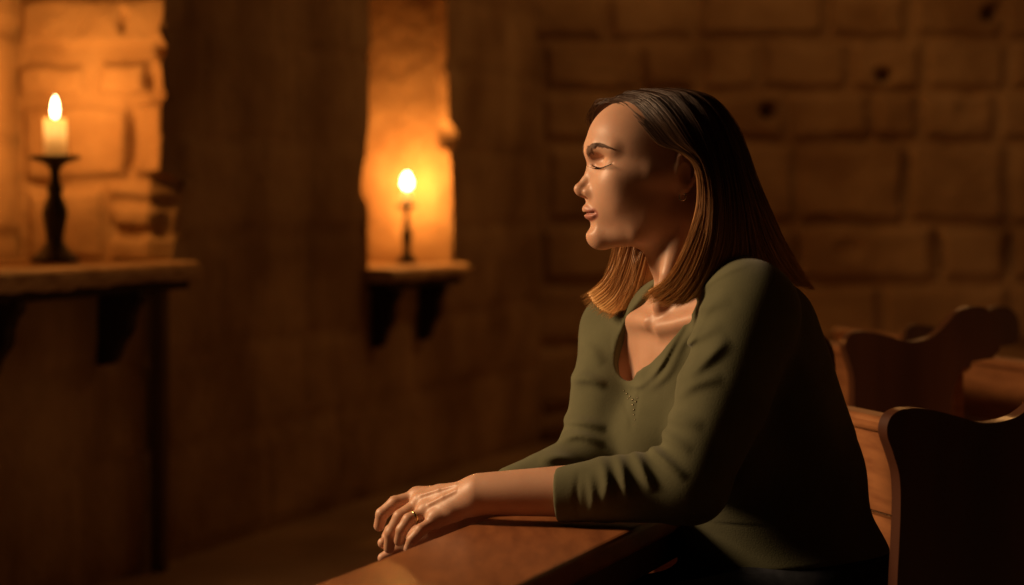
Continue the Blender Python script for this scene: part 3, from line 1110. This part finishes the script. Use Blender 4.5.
# hands ----------------------------------------------------------------------
def hand(S, wrist, knuckles, fingers, thumb, k=0.010):
    """knuckles: four MCP points index..little; fingers: lists of PIP, DIP, tip"""
    ctr = sum(knuckles) / 4
    for kn, r in zip(knuckles, (0.0125, 0.0130, 0.0125, 0.0115)):
        st = wrist * 0.82 + kn * 0.18 + (kn - ctr) * 0.14
        limb(S, [st, kn * 0.55 + st * 0.45, kn], [0.0155, 0.0150, r], 0.017)
    for kn, fg, r in zip(knuckles, fingers, (0.0100, 0.0101, 0.0095, 0.0084)):
        pts = [kn] + list(fg)
        limb(S, pts, [r * 1.12, r * 1.02, r * 0.92, r * 0.80], 0.005, join=0.003)
        limb(S, [kn + (wrist - kn) * 0.15, kn], [r * 1.1, r * 1.12], 0.010)
    limb(S, thumb, [0.017, 0.0125, 0.0105, 0.0085][:len(thumb)], 0.010, join=0.004)


KN_L = [W(418, 497, 3.535), W(421, 503, 3.512), W(427, 512, 3.492), W(436, 520, 3.474)]
FG_L = [[W(395, 503, 3.525), W(382, 514, 3.520), W(379, 526, 3.527)],
        [W(400, 517, 3.500), W(391, 533, 3.500), W(389, 548, 3.510)],
        [W(409, 520, 3.478), W(402, 530, 3.476), W(399, 541, 3.487)],
        [W(421, 530, 3.460), W(412, 540, 3.460), W(408, 549, 3.470)]]
hand(SK, WR_N, KN_L, FG_L, [W(455, 503, 3.535), W(425, 516, 3.550), W(405, 524, 3.555), W(392, 530, 3.560)])
# knuckle bumps, wrist bone and the tendons over the back of the hand
for kn in KN_L:
    ell(SK, kn + np.array([0.0, -0.003, 0.0055]), EYE3, (0.009, 0.0085, 0.0072), 0.010)
for a, b_ in (((456, 485), (422, 495)), ((456, 491), (430, 504))):
    pa, pb = SK.hit(*a), SK.hit(*b_)
    if pa is not None and pb is not None:
        limb(SK, [pa, (pa + pb) / 2 + np.array([0, -0.0006, 0.0006]), pb], [0.0008, 0.0011, 0.0014], 0.006)

KN_R = [W(424, 531, 3.545), W(418, 528, 3.565), W(414, 524, 3.585), W(412, 520, 3.605)]
FG_R = [[W(404, 545, 3.535), W(392, 553, 3.530), W(383, 558, 3.528)],
        [W(399, 539, 3.548), W(389, 545, 3.545), W(383, 543, 3.535)],
        [W(396, 532, 3.572), W(388, 538, 3.572), W(384, 544, 3.572)],
        [W(397, 524, 3.592), W(390, 530, 3.592), W(386, 536, 3.592)]]
hand(SK, WR_F, KN_R, FG_R, [W(452, 522, 3.53), W(432, 534, 3.522), W(418, 541, 3.525), W(408, 546, 3.528)])

SKV, SKF = SK.mesh(0.0017)
SKV = smooth_mesh(SKV, SKF, 1, 0.35)
ROOT = np.array([0.42, 3.68, 0.43])
person = fast_mesh('person', SKV, SKF, M['skin'], None, ROOT)
tag(person, 'woman in olive green top with eyes closed, sitting with clasped hands on the polished ledge', 'person')


def path_dist(P, pts):
    d = np.full(len(P), 9.0)
    for a, b_ in zip(pts, pts[1:]):
        q, _ = segd(P[:, 0], P[:, 1], P[:, 2], np.array(a), np.array(b_))
        d = np.minimum(d, q)
    return d


lipd = np.minimum(path_dist(SKV, catmull(LIPS_U, 3)) - 0.0052, path_dist(SKV, catmull(LIPS_L, 3)) - 0.0060)
lf = (SKV - HO) @ HF
lip = np.clip(1 - (lipd - 0.0005) / 0.0018, 0, 1) * (lf > 0.075)
at = person.data.attributes.new('lip', 'FLOAT', 'POINT')
at.data.foreach_set('value', lip.astype(np.float32))

# ------------------------------------------------------------------ clothes
SW = Sdf()
torso(SW, 0.006)
limb(SW, [W(716, 268, 3.665), W(745, 294, 3.565)], [0.044, 0.050], 0.04)
limb(SW, [SH_N + [0.0, 0, -0.004], (SH_N + EL_N) / 2 + [0.004, 0, 0], EL_N + [0, 0, 0.004]], [0.068, 0.066, 0.052], 0.03)
limb(SW, [EL_N + [0, 0, 0.002], EL_N * 0.6 + WR_N * 0.4, W(548, 496, 3.448)], [0.053, 0.046, 0.0375], 0.02)
limb(SW, [SH_F, (SH_F + EL_F) / 2, EL_F], [0.062, 0.058, 0.051], 0.03)
limb(SW, [EL_F, EL_F * 0.6 + WR_F * 0.4, W(492, 499, 3.59)], [0.051, 0.044, 0.036], 0.02)
halfspace(SW, W(690, 578, 3.6), -TU + TF * 0.25, W(560, 760, 3.66) - [0, 0.5, 0], W(980, 480, 3.66) + [0, 0.5, 0], 0.006)
# cuffs
ax_n = WR_N - EL_N
halfspace(SW, W(557, 496, 3.448), ax_n, W(505, 540, 3.448) - [0, 0.07, 0.0], W(560, 450, 3.448) + [0.02, 0.07, 0])
ax_f = WR_F - EL_F
halfspace(SW, W(508, 490, 3.604), ax_f, W(450, 545, 3.60) - [0, 0.07, 0], W(526, 445, 3.60) + [0, 0.06, 0])
# scooped neckline
nk = [SK.hit(634, 374), SK.hit(637, 350), SK.hit(646, 322), W(664, 285, 3.60), W(684, 262, 3.62)]
limb(SW, nk, [0.021, 0.038, 0.056, 0.070, 0.068], 0.004, 's', n=3)
# hem band at the cuffs, seams and folds, traced from the photograph
fold(SW, [(579, 466), (576, 497), (581, 524)], -0.0022, 0.0035, 3.43)
F_N = [([(664, 392), (690, 374), (716, 350), (730, 338)], 0.0065, 0.010), ([(668, 360), (692, 343), (724, 324)], 0.006, 0.009), ([(664, 408), (694, 384), (722, 376)], 0.005, 0.009),
       ([(676, 337), (702, 312), (734, 300)], 0.0045, 0.009),
       ([(600, 455), (606, 480), (602, 505)], 0.006, 0.008), ([(616, 452), (622, 472), (626, 500)], 0.006, 0.007), ([(632, 447), (641, 466), (652, 488)], 0.0065, 0.007),
       ([(643, 440), (660, 455), (684, 474)], 0.006, 0.007), ([(640, 432), (662, 434), (690, 448)], 0.005, 0.009), ([(652, 420), (676, 418), (702, 424)], 0.004, 0.010),
       ([(588, 470), (592, 495), (590, 518)], 0.003, 0.006)]
for q, a, w in F_N:
    fold(SW, q, a * (1.25 if q[0][0] > 660 else 1.35), w, 3.43, 0.10)
F_S = [([(690, 318), (700, 292), (722, 274), (752, 262)], 0.003, 0.004), ([(684, 340), (697, 306), (722, 284)], -0.003, 0.005)]
for q, a, w in F_S:
    fold(SW, q, a, w, 3.52, 0.10)
F_F = [([(566, 384), (586, 379), (607, 386)], 0.0055, 0.008), ([(556, 424), (580, 420), (606, 427)], 0.006, 0.008), ([(554, 438), (578, 432), (604, 442)], 0.005, 0.007),
       ([(538, 456), (558, 452), (582, 460)], 0.0055, 0.007), ([(526, 464), (546, 462), (566, 468)], 0.004, 0.006), ([(578, 345), (592, 352), (604, 366)], 0.003, 0.010)]
for q, a, w in F_F:
    fold(SW, q, a * 1.6, w, 3.68, 0.10)
F_B = [([(609, 325), (610, 365), (608, 410)], 0.005, 0.006), ([(618, 330), (615, 372), (620, 395)], 0.003, 0.005), ([(628, 394), (634, 420), (634, 440)], -0.0025, 0.004),
       ([(652, 388), (664, 366), (680, 334)], 0.004, 0.006), ([(645, 400), (668, 380), (686, 350)], 0.003, 0.006), ([(660, 512), (680, 528), (700, 534)], 0.005, 0.008),
       ([(664, 530), (684, 540), (706, 542)], 0.004, 0.007)]
for q, a, w in F_B:
    fold(SW, q, a * 1.3, w, 3.52, 0.12)
fold(SW, [(722, 276), (700, 302), (682, 332), (664, 366), (644, 391), (628, 388), (615, 364), (611, 332), (612, 312)], 0.0035, 0.0042, 3.54, 0.16)
fold(SW, [(712, 300), (694, 328), (676, 360), (656, 392)], 0.0030, 0.0050, 3.53, 0.12)
fold(SW, [(622, 392), (628, 410), (634, 428)], -0.0022, 0.0028, 3.55, 0.12)
fold(SW, [(644, 394), (640, 410), (636, 428)], -0.0022, 0.0028, 3.55, 0.12)
SWV, SWF = SW.mesh(0.0024)
SWV = smooth_mesh(SWV, SWF, 2, 0.5)
sweater = fast_mesh('sweater', SWV, SWF, M['sweater'], person)

TR = Sdf()
legs(TR, 0.006)
ell(TR, W(785, 578, 3.71), TA, (0.142, 0.185, 0.137), 0.03)
for an in (AN_N, AN_F):
    halfspace(TR, an + [0, 0, -0.005], (0, 0, -1), an - [0.08, 0.08, 0.09], an + [0.08, 0.08, 0.02])
TRV, TRF = TR.mesh(0.005)
fast_mesh('trousers', smooth_mesh(TRV, TRF, 2), TRF, M['trousers'], person)
for an in (AN_N, AN_F):
    SHO = Sdf()
    limb(SHO, [an + [0.03, 0, -0.05], an + [-0.03, -0.002, -0.05], an + [-0.15, -0.01, -0.062]], [0.040, 0.038, 0.027], 0.01, n=3)
    limb(SHO, [an + [0.0, 0, -0.005], an + [0, 0, -0.05]], [0.040, 0.040], 0.02)
    halfspace(SHO, an * [1, 1, 0] + [0, 0, 0.002], (0, 0, -1), an - [0.25, 0.1, 0.15], an + [0.1, 0.1, -0.05])
    v, f = SHO.mesh(0.005)
    fast_mesh('shoe', smooth_mesh(v, f, 2), f, M['shoe'], person)


# ------------------------------------------------------------------ hair
def tubes(paths, radii, sides=3):
    """many thin tubes as one mesh; paths (n, k, 3), radii (n, k)"""
    paths = np.asarray(paths, float)
    n, k, _ = paths.shape
    tan = np.gradient(paths, axis=1)
    tan /= np.maximum(np.linalg.norm(tan, axis=2, keepdims=True), 1e-9)
    ref = np.where(np.abs(tan[..., 1:2]) < 0.9, np.array([0, 1.0, 0]), np.array([1.0, 0, 0]))
    s1 = np.cross(tan, ref)
    s1 /= np.maximum(np.linalg.norm(s1, axis=2, keepdims=True), 1e-9)
    s2 = np.cross(tan, s1)
    V = np.empty((n, k, sides, 3))
    for i in range(sides):
        a = 2 * math.pi * i / sides
        V[:, :, i] = paths + (s1 * math.cos(a) + s2 * math.sin(a)) * radii[..., None]
    idx = np.arange(n * k * sides).reshape(n, k, sides)
    q = []
    for i in range(sides):
        j = (i + 1) % sides
        q.append(np.stack([idx[:, :-1, i], idx[:, :-1, j], idx[:, 1:, j], idx[:, 1:, i]], -1).reshape(-1, 4))
    return V.reshape(-1, 3), np.concatenate(q)


G_NEAR = [
    [(609, 103, 3.660), (622, 106, 3.628), (640, 124, 3.597), (658, 144, 3.583), (680, 152, 3.574), (697, 168, 3.569), (699, 205, 3.567), (686, 246, 3.550), (668, 278, 3.538), (640, 297, 3.545)],
    [(622, 94, 3.660), (645, 100, 3.622), (664, 120, 3.592), (680, 142, 3.578), (696, 158, 3.570), (705, 185, 3.566), (704, 225, 3.556), (692, 262, 3.538), (675, 288, 3.530), (650, 305, 3.535)],
    [(640, 90, 3.663), (668, 97, 3.625), (687, 120, 3.595), (700, 145, 3.580), (709, 170, 3.572), (714, 205, 3.562), (712, 240, 3.550), (702, 272, 3.535), (690, 294, 3.527), (672, 308, 3.528)],
    [(656, 89, 3.665), (686, 95, 3.630), (706, 120, 3.602), (718, 150, 3.588), (725, 180, 3.580), (728, 212, 3.572), (726, 244, 3.560), (716, 272, 3.545), (704, 290, 3.535), (692, 303, 3.532)],
    [(668, 89, 3.667), (698, 96, 3.637), (720, 120, 3.613), (732, 150, 3.602), (740, 180, 3.597), (747, 210, 3.592), (752, 236, 3.590), (757, 256, 3.592), (764, 272, 3.600), (776, 284, 3.610)],
    [(678, 89, 3.668), (708, 97, 3.650), (730, 122, 3.637), (742, 152, 3.632), (752, 182, 3.632), (763, 210, 3.634), (774, 236, 3.640), (786, 258, 3.646), (798, 276, 3.652), (810, 290, 3.656)],
    [(684, 90, 3.670), (712, 98, 3.668), (734, 123, 3.670), (747, 153, 3.676), (757, 182, 3.682), (769, 210, 3.690), (780, 236, 3.698), (792, 258, 3.704), (803, 277, 3.708), (815, 291, 3.710)],
]
G_FAR = [
    [(609, 103, 3.660), (602, 104, 3.672), (596, 110, 3.688), (594, 122, 3.708), (604, 152, 3.728), (614, 190, 3.735), (617, 228, 3.735), (613, 256, 3.735), (602, 281, 3.735), (579, 299, 3.735)],
    [(615, 98, 3.660), (610, 101, 3.685), (610, 112, 3.710), (616, 135, 3.728), (624, 168, 3.738), (629, 205, 3.738), (629, 240, 3.733), (621, 270, 3.727), (609, 295, 3.723), (589, 311, 3.720)],
    [(622, 94, 3.660), (626, 98, 3.700), (630, 118, 3.728), (636, 150, 3.738), (640, 188, 3.742), (640, 225, 3.735), (636, 255, 3.727), (630, 282, 3.718), (620, 304, 3.712), (605, 319, 3.708)],
    [(640, 90, 3.663), (652, 98, 3.710), (656, 120, 3.738), (658, 150, 3.746), (657, 190, 3.745), (653, 228, 3.737), (647, 258, 3.725), (641, 282, 3.712), (635, 300, 3.704), (628, 314, 3.700)],
    [(660, 89, 3.666), (678, 97, 3.710), (690, 120, 3.735), (698, 150, 3.742), (702, 185, 3.742), (706, 215, 3.742), (712, 242, 3.745), (722, 262, 3.750), (734, 278, 3.755), (748, 290, 3.760)],
    [(684, 90, 3.670), (712, 98, 3.672), (734, 123, 3.680), (747, 153, 3.688), (757, 182, 3.694), (769, 210, 3.702), (780, 236, 3.712), (792, 258, 3.720), (803, 277, 3.724), (815, 291, 3.726)],
]


def lattice(G, nu, nt):
    A = np.array([[W(*q) for q in g] for g in G])
    T = np.stack([catmull(A[i], 8) for i in range(len(A))])               # along each guide
    L = np.stack([catmull(T[:, j], 16) for j in range(T.shape[1])], 1)     # across the guides
    iu = np.linspace(0, L.shape[0] - 1, nu)
    it = np.linspace(0, L.shape[1] - 1, nt)
    return L, iu, it


def sample(L, iu, it):
    i0 = np.clip(np.floor(iu).astype(int), 0, L.shape[0] - 2)
    j0 = np.clip(np.floor(it).astype(int), 0, L.shape[1] - 2)
    a, b_ = (iu - i0)[..., None], (it - j0)[..., None]
    return (L[i0, j0] * (1 - a) + L[i0 + 1, j0] * a) * (1 - b_) + (L[i0, j0 + 1] * (1 - a) + L[i0 + 1, j0 + 1] * a) * b_


HC = H(-0.015, 0, 0.02)
hv, hf, hal = [], [], []


def add_hair(V, F, al):
    hf.append(F + sum(len(q) for q in hv))
    hv.append(V)
    hal.append(al)


for G, n_str, seed in ((G_NEAR, 5200, 1), (G_FAR, 2600, 2)):
    rg = np.random.default_rng(seed)
    L, iu, it = lattice(G, 90, 70)
    # soft inner sheet that closes the hair, with real thickness
    U, T = np.meshgrid(iu, it * 0.97, indexing='ij')
    P = sample(L, U, T)
    inn = HC - P
    inn[..., 2] *= 0.35
    inn /= np.maximum(np.linalg.norm(inn, axis=2, keepdims=True), 1e-6)
    tt = np.broadcast_to(np.linspace(0, 1, P.shape[1])[None], P.shape[:2])
    rip = 0.0016 * np.sin(U * 2.1 + 3 * np.sin(tt * 4 + U * 0.1))
    O_ = P + inn * (0.0035 + rip)[..., None]
    I_ = P + inn * (0.0035 + rip + 0.006 * (1 - 0.6 * tt))[..., None]
    nu_, nt_ = P.shape[:2]
    g = grid_faces(nu_, nt_)
    idx = np.arange(nu_ * nt_).reshape(nu_, nt_)
    off = nu_ * nt_
    side = []
    for ed in (idx[0], idx[-1], idx[:, 0], idx[:, -1]):
        side.append(np.stack([ed[:-1], ed[1:], ed[1:] + off, ed[:-1] + off], -1))
    add_hair(np.concatenate([O_.reshape(-1, 3), I_.reshape(-1, 3)]), np.concatenate([g, g[:, ::-1] + off, *side]), np.concatenate([tt.ravel(), tt.ravel()]))
    # strands
    K = 26
    u0 = rg.uniform(0, L.shape[0] - 1, n_str)
    clump = 2.2 * np.round(u0 / 2.2)
    end = rg.uniform(0.84, 1.0, n_str)
    tline = np.linspace(0, 1, K)[None]
    tv = tline * end[:, None]
    pull = 0.45 * tv ** 2
    uu = u0[:, None] * (1 - pull) + (clump + rg.normal(0, 0.4, n_str))[:, None] * pull
    uu = uu + 0.55 * np.sin(tv * rg.uniform(2, 7, (n_str, 1)) + rg.uniform(0, 6.3, (n_str, 1))) * tv
    S_ = sample(L, np.clip(uu, 0, L.shape[0] - 1), tv * (L.shape[1] - 1))
    inn = HC - S_
    inn[..., 2] *= 0.35
    inn /= np.maximum(np.linalg.norm(inn, axis=2, keepdims=True), 1e-6)
    depth = rg.uniform(-0.0022, 0.0045, n_str)
    fly = rg.random(n_str) < 0.02
    depth[fly] -= rg.uniform(0.0, 0.006, fly.sum())
    S_ = S_ + inn * (depth[:, None] * np.minimum(1, 0.35 + tv * 3))[..., None]
    S_ = S_ + np.cumsum(rg.normal(0, 0.00022, S_.shape), axis=1) * (0.3 + tv)[..., None]
    R_ = 0.00055 * np.clip((1.03 - tline) * 5, 0.15, 1) * rg.uniform(0.7, 1.15, (n_str, 1))
    V, F = tubes(S_, R_)
    al = np.repeat(np.clip(tv + rg.normal(0, 0.06, (n_str, 1)), 0, 1).reshape(-1), 3)
    add_hair(V, F, al)
# a few wisps over the brow and the crown
rg = np.random.default_rng(9)
wis = []
for i in range(36):
    w_ = rg.uniform(-4, 3)
    a = W(rg.uniform(608, 620), rg.uniform(97, 101), 3.665)
    b_ = W(599 + w_, 102 + rg.uniform(-3, 3), rg.uniform(3.68, 3.69))
    c = W(591 + w_, 113 + rg.uniform(-3, 3), rg.uniform(3.70, 3.71))
    e_ = W(590 + w_ + rg.uniform(-3, 2), 126 + rg.uniform(-4, 6), rg.uniform(3.715, 3.73))
    wis.append(catmull([a, b_, c, e_], 9)[:26])
wis = np.array(wis)
V, F = tubes(wis, np.full(wis.shape[:2], 0.00022))
add_hair(V, F, np.full(len(V), 0.35))
hair = fast_mesh('hair', np.concatenate(hv), np.concatenate(hf), M['hair'], person)
at = hair.data.attributes.new('along', 'FLOAT', 'POINT')
at.data.foreach_set('value', np.concatenate(hal).astype(np.float32))

# brows and lashes ------------------------------------------------------------
for s in (1, -1):
    rg = np.random.default_rng(5 + s)
    br_p = catmull([H(0.0905, 0.0105 * s, 0.0245), H(0.0880, 0.021 * s, 0.0300), H(0.0785, 0.035 * s, 0.0345), H(0.0620, 0.0505 * s, 0.0285)], 14)
    out = []
    n_b = len(br_p) - 1
    for i in range(420):
        t = rg.uniform(0, 0.97)
        wd = 0.0031 * (1.1 - t)
        p = br_p[int(t * n_b)] + Z3 * rg.normal(0, wd)
        q = br_p[min(n_b, int(t * n_b) + 5)] + Z3 * (rg.normal(0, wd * 0.6) + 0.0014 * (1 - t))
        out.append(catmull([p, (p + q) / 2 + Z3 * 0.0006, q], 4))
    out = np.array(out)
    out = onto_skin(out.reshape(-1, 3), H(0.02, 0, 0.02), 0.0007).reshape(out.shape)
    V, F = tubes(out, np.full(out.shape[:2], 0.00042))
    fast_mesh('eyebrow', V, F, M['brow'], person)
    out = []
    lid = LASH[s]
    for i in range(150):
        t = rg.uniform(0.03, 1)
        p = lid[int(t * (len(lid) - 1))]
        o_ = p - H(0.050, 0.031 * s, p[2] - HO[2])
        o_ = o_ / np.linalg.norm(o_) + HL * s * 0.35 * t
        ln = 0.0060 + 0.0035 * t
        out.append(catmull([p - o_ * 0.001, p + o_ * ln * 0.55 - Z3 * 0.0024, p + o_ * ln - Z3 * 0.0018], 4))
    out = np.array(out)
    V, F = tubes(out, np.broadcast_to(np.linspace(0.00060, 0.00014, out.shape[1])[None], out.shape[:2]))
    fast_mesh('eyelashes', V, F, M['lash'], person)


# jewellery --------------------------------------------------------------------
def torus(c, nrm, R, r, squash=1.0, n=40, m=12):
    nrm = np.array(nrm, float) / np.linalg.norm(nrm)
    a = np.cross(nrm, [0.3, 0.2, 0.93])
    a /= np.linalg.norm(a)
    b_ = np.cross(nrm, a)
    V, F = [], []
    for i in range(n):
        p = 2 * math.pi * i / n
        d = a * math.cos(p) + b_ * math.sin(p)
        for j in range(m):
            q = 2 * math.pi * j / m
            V.append(np.array(c) + d * (R + r * math.cos(q)) + nrm * r * squash * math.sin(q))
            F.append((i * m + j, ((i + 1) % n) * m + j, ((i + 1) % n) * m + (j + 1) % m, i * m + (j + 1) % m))
    return np.array(V), np.array(F)


V, F = torus(H(-0.0325, 0.0730, -0.0405), HF * 0.5 + HL, 0.0052, 0.0011)
fast_mesh('earring', V, F, M['silver'], person)['label'] = 'small silver hoop earring'
for fg in FG_L + FG_R[:1]:
    pip, dip, tip = (np.array(q) for q in fg)
    D = (tip - dip) / np.linalg.norm(tip - dip)
    up = (dip - pip) - D * ((dip - pip) @ D)
    up /= np.linalg.norm(up)
    sd = np.cross(D, up)
    c = dip * 0.22 + tip * 0.78 + up * 0.0058
    P = [c + D * 0.0062 * math.cos(a) * r + sd * 0.0048 * math.sin(a) * r + up * 0.0016 * (1 - r * r * 1.1) for r in (0.0, 0.4, 0.75, 1.0) for a in np.linspace(0, 2 * math.pi, 16, endpoint=False)]
    P += [q - up * 0.0012 for q in P[-16:]]
    F = np.array([[j * 16 + i, j * 16 + (i + 1) % 16, (j + 1) * 16 + (i + 1) % 16, (j + 1) * 16 + i] for j in range(4) for i in range(16)])
    fast_mesh('fingernail', np.array(P), F, M['nail'], person)
a, b_ = KN_L[2], FG_L[2][0]
V, F = torus(a * 0.28 + b_ * 0.72, b_ - a, 0.0096, 0.0011, 1.6)
fast_mesh('finger_ring', V, F, M['gold'], person)['label'] = 'thin gold ring'
# small beaded ornament below the neckline
bm = bmesh.new()
for i, (x, y, r) in enumerate([(624, 391, 1.0), (627, 394, 1.2), (630, 397, 1.3), (633, 400, 1.5), (636, 402, 1.3), (633, 405, 1.2), (634, 410, 1.1), (634, 415, 1.0), (635, 420, 0.9), (638, 398, 1.0), (628, 399, 0.9)]):
    p = SW.hit(x, y)
    if p is None:
        continue
    ret = bmesh.ops.create_icosphere(bm, subdivisions=2, radius=0.0016 * r)
    for v in ret['verts']:
        v.co = Vector(p) + v.co
V = np.array([v.co[:] for v in bm.verts])
F = np.array([[v.index for v in f.verts] for f in bm.faces])
bm.free()
fast_mesh('beaded_ornament', V, F, M['bead'], sweater)['label'] = 'small beaded ornament below the neckline'
